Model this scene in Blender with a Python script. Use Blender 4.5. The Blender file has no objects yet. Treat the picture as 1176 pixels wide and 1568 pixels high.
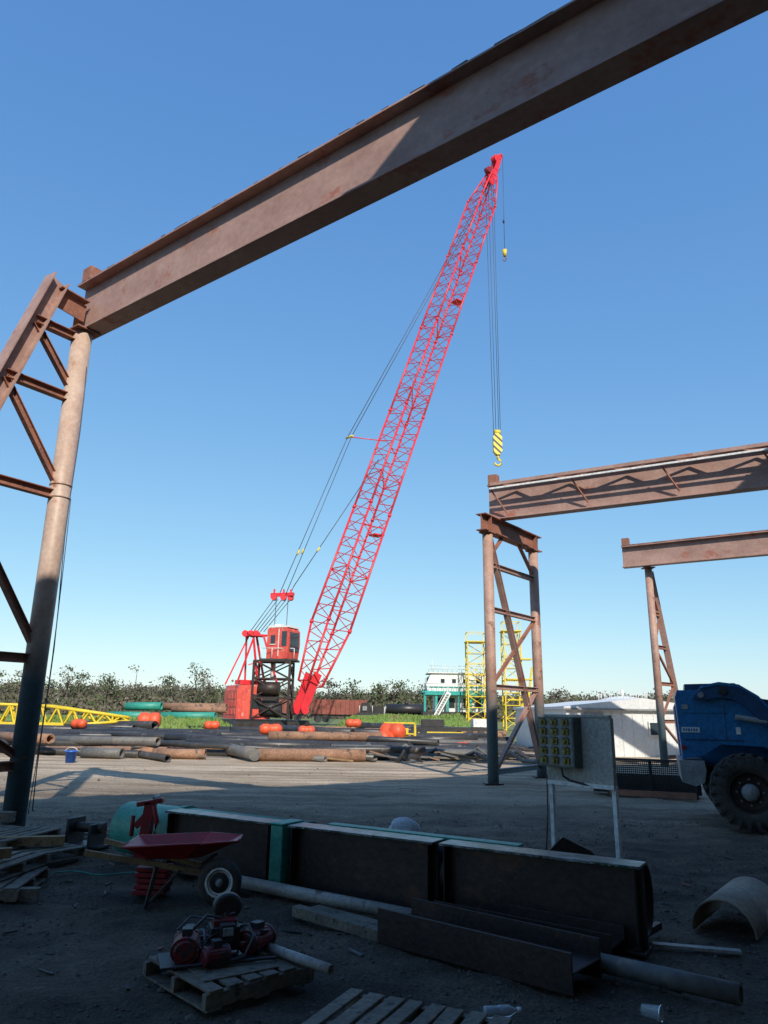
import bpy, math, random
from mathutils import Vector, Matrix
random.seed(7)
V=Vector
scene=bpy.context.scene

# ------------------------------------------------------------------ materials
def mat(name,c1,c2=None,scale=4.0,rough=0.7,metal=0.0,bump=0.15,c3=None,m3=0.55,s3=1.5,stretch=(1,1,1),fine=0.25,zband=None):
    m=bpy.data.materials.new(name); m.use_nodes=True
    nt=m.node_tree; N=nt.nodes; L=nt.links
    b=N['Principled BSDF']; b.inputs['Roughness'].default_value=rough; b.inputs['Metallic'].default_value=metal
    tc=N.new('ShaderNodeTexCoord'); mp=N.new('ShaderNodeMapping'); mp.inputs['Scale'].default_value=stretch
    L.new(tc.outputs['Object'],mp.inputs['Vector'])
    n1=N.new('ShaderNodeTexNoise'); n1.inputs['Scale'].default_value=scale; n1.inputs['Detail'].default_value=6; n1.inputs['Roughness'].default_value=0.65
    L.new(mp.outputs['Vector'],n1.inputs['Vector'])
    r=N.new('ShaderNodeValToRGB'); r.color_ramp.elements[0].position=0.35; r.color_ramp.elements[1].position=0.68
    c2=c2 or tuple(x*0.75 for x in c1)
    r.color_ramp.elements[0].color=(*c1,1); r.color_ramp.elements[1].color=(*c2,1)
    L.new(n1.outputs['Fac'],r.inputs['Fac']); out=r.outputs['Color']
    if zband:
        (zc,z0,z1)=zband
        sx=N.new('ShaderNodeSeparateXYZ'); L.new(tc.outputs['Object'],sx.inputs[0])
        ad=N.new('ShaderNodeMath'); ad.operation='ADD'; L.new(sx.outputs['Z'],ad.inputs[0])
        nn=N.new('ShaderNodeMath'); nn.operation='MULTIPLY'; nn.inputs[1].default_value=0.9; L.new(n1.outputs['Fac'],nn.inputs[0]); L.new(nn.outputs[0],ad.inputs[1])
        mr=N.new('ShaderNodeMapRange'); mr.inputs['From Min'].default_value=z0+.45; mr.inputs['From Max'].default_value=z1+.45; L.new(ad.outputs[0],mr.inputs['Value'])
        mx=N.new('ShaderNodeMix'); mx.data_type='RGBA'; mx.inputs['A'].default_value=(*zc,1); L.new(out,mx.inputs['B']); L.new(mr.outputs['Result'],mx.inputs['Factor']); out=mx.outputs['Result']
    if c3:
        n3=N.new('ShaderNodeTexNoise'); n3.inputs['Scale'].default_value=s3; n3.inputs['Detail'].default_value=8; n3.inputs['Roughness'].default_value=0.7
        mp3=N.new('ShaderNodeMapping'); mp3.inputs['Location'].default_value=(13,7,3); mp3.inputs['Scale'].default_value=stretch
        L.new(tc.outputs['Object'],mp3.inputs['Vector']); L.new(mp3.outputs['Vector'],n3.inputs['Vector'])
        r3=N.new('ShaderNodeValToRGB'); r3.color_ramp.elements[0].position=m3; r3.color_ramp.elements[1].position=m3+0.07
        L.new(n3.outputs['Fac'],r3.inputs['Fac'])
        mx=N.new('ShaderNodeMix'); mx.data_type='RGBA'; L.new(r3.outputs['Color'],mx.inputs['Factor']); L.new(out,mx.inputs['A']); mx.inputs['B'].default_value=(*c3,1); out=mx.outputs['Result']
    # fine grain
    nf=N.new('ShaderNodeTexNoise'); nf.inputs['Scale'].default_value=scale*9; nf.inputs['Detail'].default_value=5
    L.new(tc.outputs['Object'],nf.inputs['Vector'])
    mrf=N.new('ShaderNodeMapRange'); mrf.inputs['From Min'].default_value=0.3; mrf.inputs['From Max'].default_value=0.7
    mrf.inputs['To Min'].default_value=1-fine; mrf.inputs['To Max'].default_value=1+fine
    L.new(nf.outputs['Fac'],mrf.inputs['Value'])
    vm=N.new('ShaderNodeVectorMath'); vm.operation='SCALE'; L.new(out,vm.inputs[0]); L.new(mrf.outputs['Result'],vm.inputs['Scale'])
    L.new(vm.outputs['Vector'],b.inputs['Base Color'])
    if bump>0:
        bp=N.new('ShaderNodeBump'); bp.inputs['Strength'].default_value=bump; bp.inputs['Distance'].default_value=0.02
        L.new(nf.outputs['Fac'],bp.inputs['Height']); L.new(bp.outputs['Normal'],b.inputs['Normal'])
    return m

M={}
M['steel']=mat('weathered_steel',(.42,.27,.225),(.30,.175,.14),1.5,.6,0,.12,c3=(.34,.13,.085),m3=.57,s3=1.5,stretch=(1,1,1.6),fine=.1)
M['steelrust']=mat('rusty_steel',(.34,.145,.09),(.21,.09,.065),2.5,.75,0,.2,c3=(.09,.045,.035),m3=.60,s3=3,fine=.2)
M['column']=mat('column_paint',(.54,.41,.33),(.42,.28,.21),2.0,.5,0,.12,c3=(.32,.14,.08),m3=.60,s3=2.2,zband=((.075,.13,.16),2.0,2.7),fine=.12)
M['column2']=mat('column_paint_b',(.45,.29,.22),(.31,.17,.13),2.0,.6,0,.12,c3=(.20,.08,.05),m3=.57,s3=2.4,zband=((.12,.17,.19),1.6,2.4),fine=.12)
M['darksteel']=mat('dark_steel',(.032,.023,.021),(.055,.032,.026),3,.5,.3,.2,c3=(.11,.045,.025),m3=.60,s3=4)
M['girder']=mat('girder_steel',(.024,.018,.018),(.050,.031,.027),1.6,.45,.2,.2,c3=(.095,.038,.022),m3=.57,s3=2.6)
M['topflange']=mat('scuffed_flange',(.06,.06,.06),(.24,.26,.27),5,.32,.6,.3,c3=(.03,.06,.05),m3=.47,s3=6)
M['teal']=mat('teal_paint',(.04,.30,.22),(.03,.235,.175),3,.5,0,.15,c3=(.10,.09,.07),m3=.64,s3=4)
M['red']=mat('crane_red',(.74,.030,.040),(.62,.025,.035),1.2,.42,0,.0,c3=(.30,.05,.04),m3=.70,s3=3)
M['redhouse']=mat('faded_red',(.70,.11,.07),(.55,.06,.05),1.5,.5,0,.05,c3=(.62,.28,.21),m3=.58,s3=1.5)
M['redtool']=mat('tool_red',(.30,.013,.018),(.18,.012,.016),5,.42,0,.1,c3=(.05,.03,.03),m3=.56,s3=9)
M['redbarrow']=mat('barrow_red',(.36,.012,.02),(.26,.012,.018),5,.38,0,.1,c3=(.10,.03,.03),m3=.62,s3=9)
M['redpump']=mat('pump_red',(.20,.012,.016),(.11,.012,.014),9,.45,0,.2,c3=(.03,.025,.025),m3=.52,s3=14)
M['black']=mat('black_plastic',(.028,.028,.030),(.060,.056,.053),1.2,.42,0,.08,c3=(.17,.15,.125),m3=.60,s3=2.5)
M['blackmet']=mat('black_metal',(.03,.03,.033),(.05,.045,.045),4,.5,.2,.1)
M['greypipe']=mat('grey_pipe',(.15,.145,.135),(.09,.085,.08),2,.6,0,.1,c3=(.24,.17,.12),m3=.58)
M['brownpipe']=mat('brown_rusty_pipe',(.34,.19,.115),(.21,.11,.07),1.8,.8,0,.2,c3=(.08,.06,.05),m3=.55,s3=2.2)
M['whitepipe']=mat('white_pipe',(.36,.34,.31),(.23,.21,.19),4,.5,0,.1,c3=(.12,.085,.065),m3=.58,s3=5)
M['cable']=mat('steel_cable',(.10,.10,.12),(.08,.08,.09),5,.5,.4,0)
M['yellow']=mat('yellow_paint',(.74,.55,.03),(.62,.45,.03),2,.5,0,.05,c3=(.25,.14,.05),m3=.68)
M['orange']=mat('orange_plastic',(.78,.11,.035),(.60,.08,.03),3,.5,0,.05)
M['white']=mat('white_paint',(.76,.76,.74),(.66,.66,.63),1.5,.5,0,.05,c3=(.42,.36,.30),m3=.70)
M['sheet']=mat('white_sheet_metal',(.70,.70,.69),(.60,.60,.59),1.0,.5,.0,.05,c3=(.40,.34,.29),m3=.70,fine=.1)
M['dark']=mat('dark_opening',(.02,.022,.025),(.03,.03,.035),3,.3,0,0)
M['glass']=mat('window_glass',(.03,.045,.06),(.04,.06,.07),1,.08,0,0,fine=.02)
M['wood']=mat('grey_wood',(.20,.165,.125),(.105,.085,.066),3,.85,0,.5,c3=(.05,.042,.036),m3=.56,s3=8)
M['woodnew']=mat('yellow_wood',(.33,.21,.10),(.21,.13,.065),4,.8,0,.3,c3=(.08,.06,.04),m3=.58,s3=8)
M['rubber']=mat('tyre_rubber',(.035,.034,.033),(.085,.072,.062),4,.85,0,.3)
M['blue']=mat('loader_blue',(.010,.165,.38),(.010,.12,.29),2,.42,0,.05,c3=(.05,.09,.12),m3=.62,s3=5)
M['bluedark']=mat('boom_blue',(.010,.065,.16),(.010,.05,.12),2,.4,0,.05)
M['hub']=mat('hub_grey',(.30,.31,.32),(.19,.19,.19),4,.5,0,.1)
M['panel']=mat('panel_grey',(.42,.40,.35),(.33,.31,.27),3,.6,0,.1,c3=(.18,.14,.10),m3=.65,s3=5)
M['panelbox']=mat('box_green_grey',(.14,.15,.12),(.09,.095,.08),4,.5,0,.1)
M['socket']=mat('socket_yellow',(.36,.28,.05),(.20,.16,.045),6,.5,0,0)
M['bluebucket']=mat('bucket_blue',(.02,.12,.5),None,3,.4,0,0)
M['stone']=mat('gravel_stone',(.145,.12,.098),(.050,.041,.034),9,.9,0,.3)
M['rag']=mat('white_tarp',(.5,.51,.53),(.38,.38,.40),4,.7,0,.3)
M['tank']=mat('tank_black',(.02,.02,.022),(.035,.03,.03),1,.4,0,0)
M['redcar']=mat('railcar_red',(.30,.08,.055),(.18,.055,.04),1,.7,0,.1)
M['tealb']=mat('teal_trim',(.03,.36,.32),None,1,.5,0,0)
M['concrete']=mat('tan_plate',(.33,.26,.195),(.22,.17,.13),3,.8,0,.2)
M['grass']=mat('grass_green',(.13,.22,.04),(.20,.26,.07),0.8,.95,0,.4,c3=(.25,.21,.10),m3=.58,s3=.6)
M['bark']=mat('bark_grey',(.15,.13,.105),(.10,.085,.07),.6,.95,0,0)
M['fol1']=mat('foliage_green',(.065,.088,.038),(.10,.118,.055),.25,.95,0,0)
M['fol2']=mat('foliage_twig',(.15,.128,.095),(.105,.092,.07),.25,.95,0,0)
def clearplastic():
    m=bpy.data.materials.new('clear_plastic'); m.use_nodes=True
    b=m.node_tree.nodes['Principled BSDF']; b.inputs['Base Color'].default_value=(.75,.8,.85,1); b.inputs['Roughness'].default_value=.15
    b.inputs['Transmission Weight'].default_value=.7; return m
M['clear']=clearplastic()
def striped():
    m=mat('block_yellow_striped',(.8,.62,.05),None,3,.5,0,0); nt=m.node_tree; N=nt.nodes; L=nt.links
    tc=N.new('ShaderNodeTexCoord'); w=N.new('ShaderNodeTexWave'); w.wave_type='BANDS'; w.bands_direction='DIAGONAL'; w.inputs['Scale'].default_value=.8
    L.new(tc.outputs['Object'],w.inputs['Vector']); r=N.new('ShaderNodeValToRGB'); r.color_ramp.interpolation='CONSTANT'
    r.color_ramp.elements[0].color=(.03,.03,.03,1); r.color_ramp.elements[1].position=.4; r.color_ramp.elements[1].color=(.8,.62,.05,1)
    L.new(w.outputs['Fac'],r.inputs['Fac']); L.new(r.outputs['Color'],N['Principled BSDF'].inputs['Base Color']); return m
M['stripe']=striped()

# ------------------------------------------------------------------ mesh builder
class MB:
    def __init__(s,name): s.n=name; s.v=[]; s.f=[]; s.mi=[]; s.sm=[]; s.ms=[]; s.X=None
    def m(s,k):
        if k not in s.ms: s.ms.append(k)
        return s.ms.index(k)
    def add(s,vs,fs,k,smooth=False):
        o=len(s.v); i=s.m(k)
        for v in vs:
            v=V(v); s.v.append(s.X@v if s.X else v)
        for n,f in enumerate(fs):
            s.f.append([o+a for a in f]); s.mi.append(i); s.sm.append(smooth if not isinstance(smooth,list) else smooth[n])
    def box(s,c,d,k,rz=0,R=None):
        R=R or Matrix.Rotation(rz,3,'Z'); c=V(c); x,y,z=d[0]/2,d[1]/2,d[2]/2
        vs=[c+R@V((a*x,b*y,e*z)) for a in(-1,1) for b in(-1,1) for e in(-1,1)]
        s.add(vs,[(0,1,3,2),(4,6,7,5),(0,4,5,1),(2,3,7,6),(0,2,6,4),(1,5,7,3)],k)
    def frame(s,p0,p1,up=V((0,0,1))):
        d=(V(p1)-V(p0)).normalized(); up=V(up)
        if abs(d.dot(up))>.999: up=V((0,1,0))
        sx=d.cross(up).normalized(); return d,sx,sx.cross(d).normalized()
    def bar(s,p0,p1,w,h,k,up=(0,0,1),off=(0,0)):
        p0=V(p0);p1=V(p1); d,a,b=s.frame(p0,p1,up); o=a*off[0]+b*off[1]
        vs=[p+o+a*(i*w/2)+b*(j*h/2) for p in(p0,p1) for i,j in((-1,-1),(1,-1),(1,1),(-1,1))]
        s.add(vs,[(3,2,1,0),(4,5,6,7),(0,1,5,4),(1,2,6,5),(2,3,7,6),(3,0,4,7)],k)
    def ib(s,p0,p1,w,h,tf,tw,k,up=(0,0,1),ktop=None):
        s.bar(p0,p1,w,tf,ktop or k,up,(0,h/2-tf/2)); s.bar(p0,p1,w,tf,k,up,(0,-h/2+tf/2)); s.bar(p0,p1,tw,h-2*tf,k,up)
    def tube(s,p0,p1,r,k,n=8,r2=None,cap=True,hollow=0):
        p0=V(p0);p1=V(p1); r2=r if r2 is None else r2; d,a,b=s.frame(p0,p1)
        C=[(a*math.cos(2*math.pi*i/n)+b*math.sin(2*math.pi*i/n)) for i in range(n)]
        vs=[p0+c*r for c in C]+[p1+c*r2 for c in C]
        fs=[(i,(i+1)%n,n+(i+1)%n,n+i) for i in range(n)]; sm=[True]*n
        if hollow:
            q=r-hollow; vs+=[p0+c*q for c in C]+[p1+c*q for c in C]
            for i in range(n):
                j=(i+1)%n; fs+=[(2*n+j,2*n+i,3*n+i,3*n+j)]; sm.append(True)
                fs+=[(j,i,2*n+i,2*n+j),(n+i,n+j,3*n+j,3*n+i)]; sm+=[False,False]
        elif cap:
            fs+=[tuple(reversed(range(n))),tuple(range(n,2*n))]; sm+=[False,False]
        s.add(vs,fs,k,sm)
    def path(s,pts,r,k,n=8):
        pts=[V(p) for p in pts]; vs=[]; m=len(pts)
        for q,p in enumerate(pts):
            d=(pts[min(q+1,m-1)]-pts[max(q-1,0)]).normalized(); a=d.cross(V((0,0,1)))
            if a.length<.01: a=V((1,0,0))
            a.normalize(); b=a.cross(d)
            vs+=[p+(a*math.cos(2*math.pi*i/n)+b*math.sin(2*math.pi*i/n))*r for i in range(n)]
        fs=[(q*n+i,q*n+(i+1)%n,(q+1)*n+(i+1)%n,(q+1)*n+i) for q in range(m-1) for i in range(n)]
        sm=[True]*len(fs); fs+=[tuple(reversed(range(n))),tuple(range((m-1)*n,m*n))]; sm+=[False,False]
        s.add(vs,fs,k,sm)
    def extr(s,poly,y0,y1,k,plane='xz'):
        n=len(poly)
        def P(a,b,t): return (a,t,b) if plane=='xz' else ((a,b,t) if plane=='xy' else (t,a,b))
        vs=[P(a,b,y0) for a,b in poly]+[P(a,b,y1) for a,b in poly]
        s.add(vs,[tuple(range(n)),tuple(reversed(range(n,2*n)))]+[(i,n+i,n+(i+1)%n,(i+1)%n) for i in range(n)],k)
    def lathe(s,prof,k,c,axis='Y',n=28,smooth=True):
        vs=[];m=len(prof); c=V(c)
        for i in range(n):
            t=2*math.pi*i/n; cs,sn=math.cos(t),math.sin(t)
            for r,h in prof:
                vs.append(c+(V((r*cs,h,r*sn)) if axis=='Y' else (V((r*cs,r*sn,h)) if axis=='Z' else V((h,r*cs,r*sn)))))
        s.add(vs,[(i*m+j,((i+1)%n)*m+j,((i+1)%n)*m+j+1,i*m+j+1) for i in range(n) for j in range(m-1)],k,smooth)
    def build(s,bevel=0,fix=True):
        me=bpy.data.meshes.new(s.n); c=V((0,0,0))
        me.from_pydata([tuple(v) for v in s.v],[],s.f)
        for k in s.ms: me.materials.append(M[k])
        me.polygons.foreach_set('material_index',s.mi); me.polygons.foreach_set('use_smooth',s.sm); me.update()
        if fix:
            import bmesh
            bm=bmesh.new(); bm.from_mesh(me); bmesh.ops.recalc_face_normals(bm,faces=bm.faces); bm.to_mesh(me); bm.free()
        ob=bpy.data.objects.new(s.n,me); scene.collection.objects.link(ob)
        if bevel:
            md=ob.modifiers.new('bevel','BEVEL'); md.width=bevel; md.segments=2; md.limit_method='ANGLE'; md.angle_limit=.7
        return ob
def place(x,y,z=0,deg=0): return Matrix.Translation((x,y,z))@Matrix.Rotation(math.radians(deg),4,'Z')
def lerp(a,b,t): return V(a)+(V(b)-V(a))*t

# ------------------------------------------------------------------ camera
cam=bpy.data.cameras.new('camera'); co=bpy.data.objects.new('camera',cam); scene.collection.objects.link(co)
cam.sensor_fit='VERTICAL'; cam.sensor_height=36; cam.lens=36*1100/1568; cam.clip_end=4000; cam.clip_start=.05
co.matrix_world=Matrix.Translation((0,0,1.7))@Matrix.Rotation(math.radians(90+15.5),4,'X')@Matrix.Rotation(math.radians(.9),4,'Z')
scene.camera=co

# ------------------------------------------------------------------ light
sunv=V((.22,-.77,.60)).normalized(); elev=math.asin(sunv.z); rot=math.atan2(sunv.x,sunv.y)
w=bpy.data.worlds.new('World'); scene.world=w; w.use_nodes=True; nt=w.node_tree
sky=nt.nodes.new('ShaderNodeTexSky'); sky.sky_type='NISHITA'; sky.sun_disc=False; sky.sun_elevation=elev; sky.sun_rotation=rot
sky.air_density=1.0; sky.dust_density=.4; sky.ozone_density=2.0
sp=nt.nodes.new('ShaderNodeSeparateColor'); cbn=nt.nodes.new('ShaderNodeCombineColor'); nt.links.new(sky.outputs[0],sp.inputs[0])
for i,(a_,g_) in enumerate(((.71,.86),(.84,.66),(.94,.38))):
    prev=sp.outputs[i]
    for op,val in(('MULTIPLY',.15),('POWER',g_),('MULTIPLY',a_/.15)):
        mm=nt.nodes.new('ShaderNodeMath'); mm.operation=op; nt.links.new(prev,mm.inputs[0]); mm.inputs[1].default_value=val; prev=mm.outputs[0]
    nt.links.new(prev,cbn.inputs[i])
nt.links.new(cbn.outputs[0],nt.nodes['Background'].inputs[0]); nt.nodes['Background'].inputs[1].default_value=.15
sl=bpy.data.lights.new('sun','SUN'); sl.energy=5.0; sl.angle=math.radians(.5); sl.color=(1,.92,.80)
so=bpy.data.objects.new('sun',sl); scene.collection.objects.link(so); so.rotation_euler=(-sunv).to_track_quat('-Z','Y').to_euler(); so.location=(0,-10,40)
scene.view_settings.view_transform='Standard'; scene.view_settings.look='None'; scene.view_settings.exposure=0

# ------------------------------------------------------------------ ground
from mathutils import noise as mn
def axis(lo,hi,fine0,fine1,step):
    a=[]; x=fine0
    while x<=fine1: a.append(x); x+=step
    s=step; x=fine1
    while x<hi: s*=1.35; x+=s; a.append(min(x,hi))
    s=step; x=fine0; pre=[]
    while x>lo: s*=1.35; x-=s; pre.append(max(x,lo))
    return sorted(set(pre+a))
def gz(x,y):
    d=math.hypot(x,y); k=max(0,min(1,(26-d)/10))
    rut=0
    for c in(-.4,1.2):   # wheel ruts crossing the foreground
        t=(y-(8.1+c+.12*x+.3*mn.noise(V((x*.4,c,2))))); rut-=.035*math.exp(-(t/.16)**2)*(.6+mn.noise(V((x*2.5,c,4))))
    return k*(.045*mn.noise(V((x*.9,y*.9,0)))+.030*mn.noise(V((x*3.0,y*3.8,5)))+.012*mn.noise(V((x*8,y*8,1)))+rut)-.025*k
def ground():
    xs=axis(-1500,1500,-7,7,.075); ys=axis(-300,2500,3,14,.075)
    vs=[(x,y,gz(x,y)) for y in ys for x in xs]; n=len(xs)
    fs=[(j*n+i,j*n+i+1,(j+1)*n+i+1,(j+1)*n+i) for j in range(len(ys)-1) for i in range(n-1)]
    me=bpy.data.meshes.new('ground'); me.from_pydata(vs,[],fs); me.polygons.foreach_set('use_smooth',[True]*len(fs))
    m=bpy.data.materials.new('dirt_yard'); m.use_nodes=True; nt=m.node_tree;N=nt.nodes;L=nt.links;b=N['Principled BSDF']; b.inputs['Roughness'].default_value=.95
    tc=N.new('ShaderNodeTexCoord'); sx=N.new('ShaderNodeSeparateXYZ'); L.new(tc.outputs['Object'],sx.inputs[0])
    def nz(scale,detail=6,st=(1,1,1),rot=0):
        mp=N.new('ShaderNodeMapping'); mp.inputs['Scale'].default_value=st; mp.inputs['Rotation'].default_value=(0,0,rot); L.new(tc.outputs['Object'],mp.inputs[0])
        t=N.new('ShaderNodeTexNoise'); t.inputs['Scale'].default_value=scale; t.inputs['Detail'].default_value=detail; t.inputs['Roughness'].default_value=.65; L.new(mp.outputs[0],t.inputs['Vector']); return t.outputs['Fac']
    def ramp(src,a,ca,bb,cb):
        r=N.new('ShaderNodeValToRGB'); r.color_ramp.elements[0].position=a; r.color_ramp.elements[1].position=bb; r.color_ramp.elements[0].color=(*ca,1); r.color_ramp.elements[1].color=(*cb,1); L.new(src,r.inputs[0]); return r.outputs[0]
    def mix(f,a,c):
        x=N.new('ShaderNodeMix'); x.data_type='RGBA'; L.new(f,x.inputs['Factor']); L.new(a,x.inputs['A']); L.new(c,x.inputs['B']); return x.outputs['Result']
    def math_(op,a,c,clamp=False):
        x=N.new('ShaderNodeMath'); x.operation=op; x.use_clamp=clamp
        for i,q in enumerate((a,c)):
            if isinstance(q,(int,float)): x.inputs[i].default_value=q
            else: L.new(q,x.inputs[i])
        return x.outputs[0]
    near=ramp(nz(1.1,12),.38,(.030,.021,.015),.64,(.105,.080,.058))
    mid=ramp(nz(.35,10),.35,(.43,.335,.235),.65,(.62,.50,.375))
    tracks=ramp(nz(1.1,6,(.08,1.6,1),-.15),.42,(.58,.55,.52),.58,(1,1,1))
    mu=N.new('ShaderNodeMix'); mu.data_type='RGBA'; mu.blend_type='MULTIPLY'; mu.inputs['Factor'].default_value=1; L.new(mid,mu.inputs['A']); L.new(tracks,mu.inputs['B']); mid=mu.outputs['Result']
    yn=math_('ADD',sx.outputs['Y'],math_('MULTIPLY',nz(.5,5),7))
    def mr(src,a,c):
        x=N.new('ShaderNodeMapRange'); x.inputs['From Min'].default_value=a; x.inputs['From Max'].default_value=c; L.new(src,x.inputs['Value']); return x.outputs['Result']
    col=mix(mr(yn,13.5,25),near,mid)  # dark gravel near, pale dirt beyond; blend also paints in shade-to-sun contrast
    gr=ramp(nz(.25,8),.4,(.12,.19,.05),.62,(.22,.20,.10))
    yn2=math_('ADD',sx.outputs['Y'],math_('MULTIPLY',nz(.12,4),20))
    col=mix(mr(yn2,52,58),col,gr)
    sp=ramp(nz(38,3),.38,(.5,.5,.5),.66,(1.6,1.53,1.42))
    mu=N.new('ShaderNodeMix'); mu.data_type='RGBA'; mu.blend_type='MULTIPLY'; mu.inputs['Factor'].default_value=.8; L.new(col,mu.inputs['A']); L.new(sp,mu.inputs['B'])
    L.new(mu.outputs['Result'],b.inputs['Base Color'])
    h=math_('ADD',math_('MULTIPLY',nz(38,3),.5),nz(6,8))
    bp=N.new('ShaderNodeBump'); bp.inputs['Strength'].default_value=.9; bp.inputs['Distance'].default_value=.05; L.new(h,bp.inputs['Height']); L.new(bp.outputs[0],b.inputs['Normal'])
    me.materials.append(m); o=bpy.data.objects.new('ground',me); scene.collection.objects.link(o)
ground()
g=MB('gravel')
oct_f=[(0,2,4),(2,1,4),(1,3,4),(3,0,4),(2,0,5),(1,2,5),(3,1,5),(0,3,5)]
for i in range(12000):
    y=random.uniform(3.6,13) if random.random()<.85 else random.uniform(13,24); x=random.uniform(-.62,.62)*y
    if mn.noise(V((x*.8,y*.8,9)))<-.1 and random.random()<.8: continue
    r=random.uniform(.005,.018)*(1 if random.random()<.97 else 2.2)
    c=V((x,y,gz(x,y)+r*.2)); R=Matrix.Rotation(random.random()*6,3,'Z'); q=[random.uniform(.6,1.4)*r for _ in range(6)]
    g.add([c+R@V(p) for p in((q[0],0,0),(-q[1],0,0),(0,q[2],0),(0,-q[3],0),(0,0,q[4]*.7),(0,0,-q[5]*.5))],oct_f,'stone')
g.build(fix=False)

# ------------------------------------------------------------------ gantry runways
def runway(name,A,B,z0,h,w=.32):
    mb=MB(name); A=V((A[0],A[1],z0+h/2)); B=V((B[0],B[1],z0+h/2)); d=(B-A).normalized(); n=V((d.y,-d.x,0))
    mb.ib(A,B,w,h,.03,.016,'steel')
    L=(B-A).length
    mb.bar(A+V((0,0,h/2+.035)),B+V((0,0,h/2+.035)),.07,.07,'steelrust')     # crane rail
    t=.4
    while t<L:                                                            # rail clips
        mb.box(A+d*t+V((0,0,h/2+.02))+n*.08,(.08,.06,.035),'steelrust',rz=math.atan2(d.y,d.x)); t+=.6
    t=.1
    while t<L:                                                            # debris / scale on the flange edge
        mb.box(A+d*t+n*(w/2-.03)+V((0,0,h/2+.008)),(random.uniform(.05,.3),.05,random.uniform(.01,.035)),'darksteel',rz=math.atan2(d.y,d.x)+random.uniform(-.05,.05)); t+=random.uniform(.15,.7)
    return mb,A,B,d,n
mb,A,B,d,n=runway('runway_beam',(-5.12,10.78),(10.4,-.62),7.6,.93)
ang=math.atan2(d.y,d.x)
mb.box(A+d*.16+V((0,0,.47+.16)),(.24,.24,.28),'steelrust',rz=ang)      # end stop
mb.bar(A+d*.02+n*.02+V((0,0,-.48)),A+d*.02+n*.02+V((0,0,.2)),.26,.02,'steelrust',up=d)
mb.build(.004)
def rung(mb,C,F0,F1,z,k='steelrust',w=.13):
    t=(F0.z-z)/(F0.z-F1.z); q=lerp(F0,F1,t); c=V((C.x,C.y,z)); mb.ib(c,q,w,.13,.012,.012,k); return c,q
t=MB('runway_support_frame'); C=V((-4.97,10.55,0)); F0=V((-5.29,10.13,8.28)); F1=V((-6.62,7.98,0))
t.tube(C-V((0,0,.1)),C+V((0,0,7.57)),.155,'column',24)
t.box(C+V((0,0,7.583)),(.4,.4,.025),'steelrust',rz=ang); t.box(C+V((0,0,.0)),(.5,.5,.06),'darksteel',rz=ang)
for zz in(4.75,4.95): t.tube(C+V((0,0,zz)),C+V((0,0,zz+.03)),.165,'column',24)
t.ib(F1,F0,.26,.28,.02,.014,'steel',up=(-.5,-.86,.2)); t.box(F1+V((0,0,.01)),(.5,.4,.03),'darksteel')
t.bar(F0+V((.02,.03,-.12)),V((-5.0,10.6,8.15)),.2,.02,'steelrust',up=(0,0,1)); t.bar(F0+V((.02,.03,-.3)),V((-5.0,10.6,7.95)),.02,.3,'steelrust')
pr=None
for z in(7.45,6.4,4.8,2.35,.9):
    c,q=rung(t,C,F0,F1,z)
    if pr: t.ib(pr[1]+V((0,0,-.05)),c+V((0,0,.08)),.1,.1,.012,.012,'steelrust')
    pr=(c,q)
t.build()
cb=MB('hanging_cable')
cb.path([(-4.76+.02*math.sin(i),10.4+.02*i,6.9-6.6*i/12) for i in range(13)],.008,'cable',5)
cb.path([(-4.70,10.35+.1*math.sin(i*.3),4.7-4.4*i/10) for i in range(11)],.006,'cable',5)
cb.build()
t=MB('runway_support_frame'); C=V((10.1,-.4,0)); t.tube(C,C+V((0,0,7.57)),.155,'column',16); t.box(C+V((0,0,7.58)),(.4,.4,.03),'steelrust'); t.ib(C+V((.8,1.4,0)),C+V((0.1,.2,7.4)),.2,.2,.02,.014,'steel',up=(1,0,0)); t.build()

# second runway
mb,A,B,d,n=runway('runway_beam',(2.98,19.56),(16.2,12.0),6.9,1.02)
ang2=math.atan2(d.y,d.x)
mb.box(A+d*.15+V((0,0,.51+.16)),(.26,.24,.3),'steelrust',rz=ang2)
a2=A+n*.42+V((0,0,.43)); b2=B+n*.42+V((0,0,.43))
mb.bar(a2+d*.2,b2,.06,.09,'steel')
mb.bar(a2+d*.2+V((0,0,-.14))+n*.04,b2+V((0,0,-.14))+n*.04,.06,.05,'white')
L=(B-A).length; s=.2; i=0
while s<L-.8:
    o0=.16 if i%2 else .42; o1=.42 if i%2 else .16
    mb.bar(A+d*s+n*o0+V((0,0,.40)),A+d*(s+.75)+n*o1+V((0,0,.40)),.05,.04,'steelrust')
    if i%3==0: mb.bar(A+d*s+n*.42+V((0,0,.30)),A+d*(s+.35)+n*.1+V((0,0,-.35)),.035,.035,'steelrust')
    s+=.75; i+=1
mb.build(.004)
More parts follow.
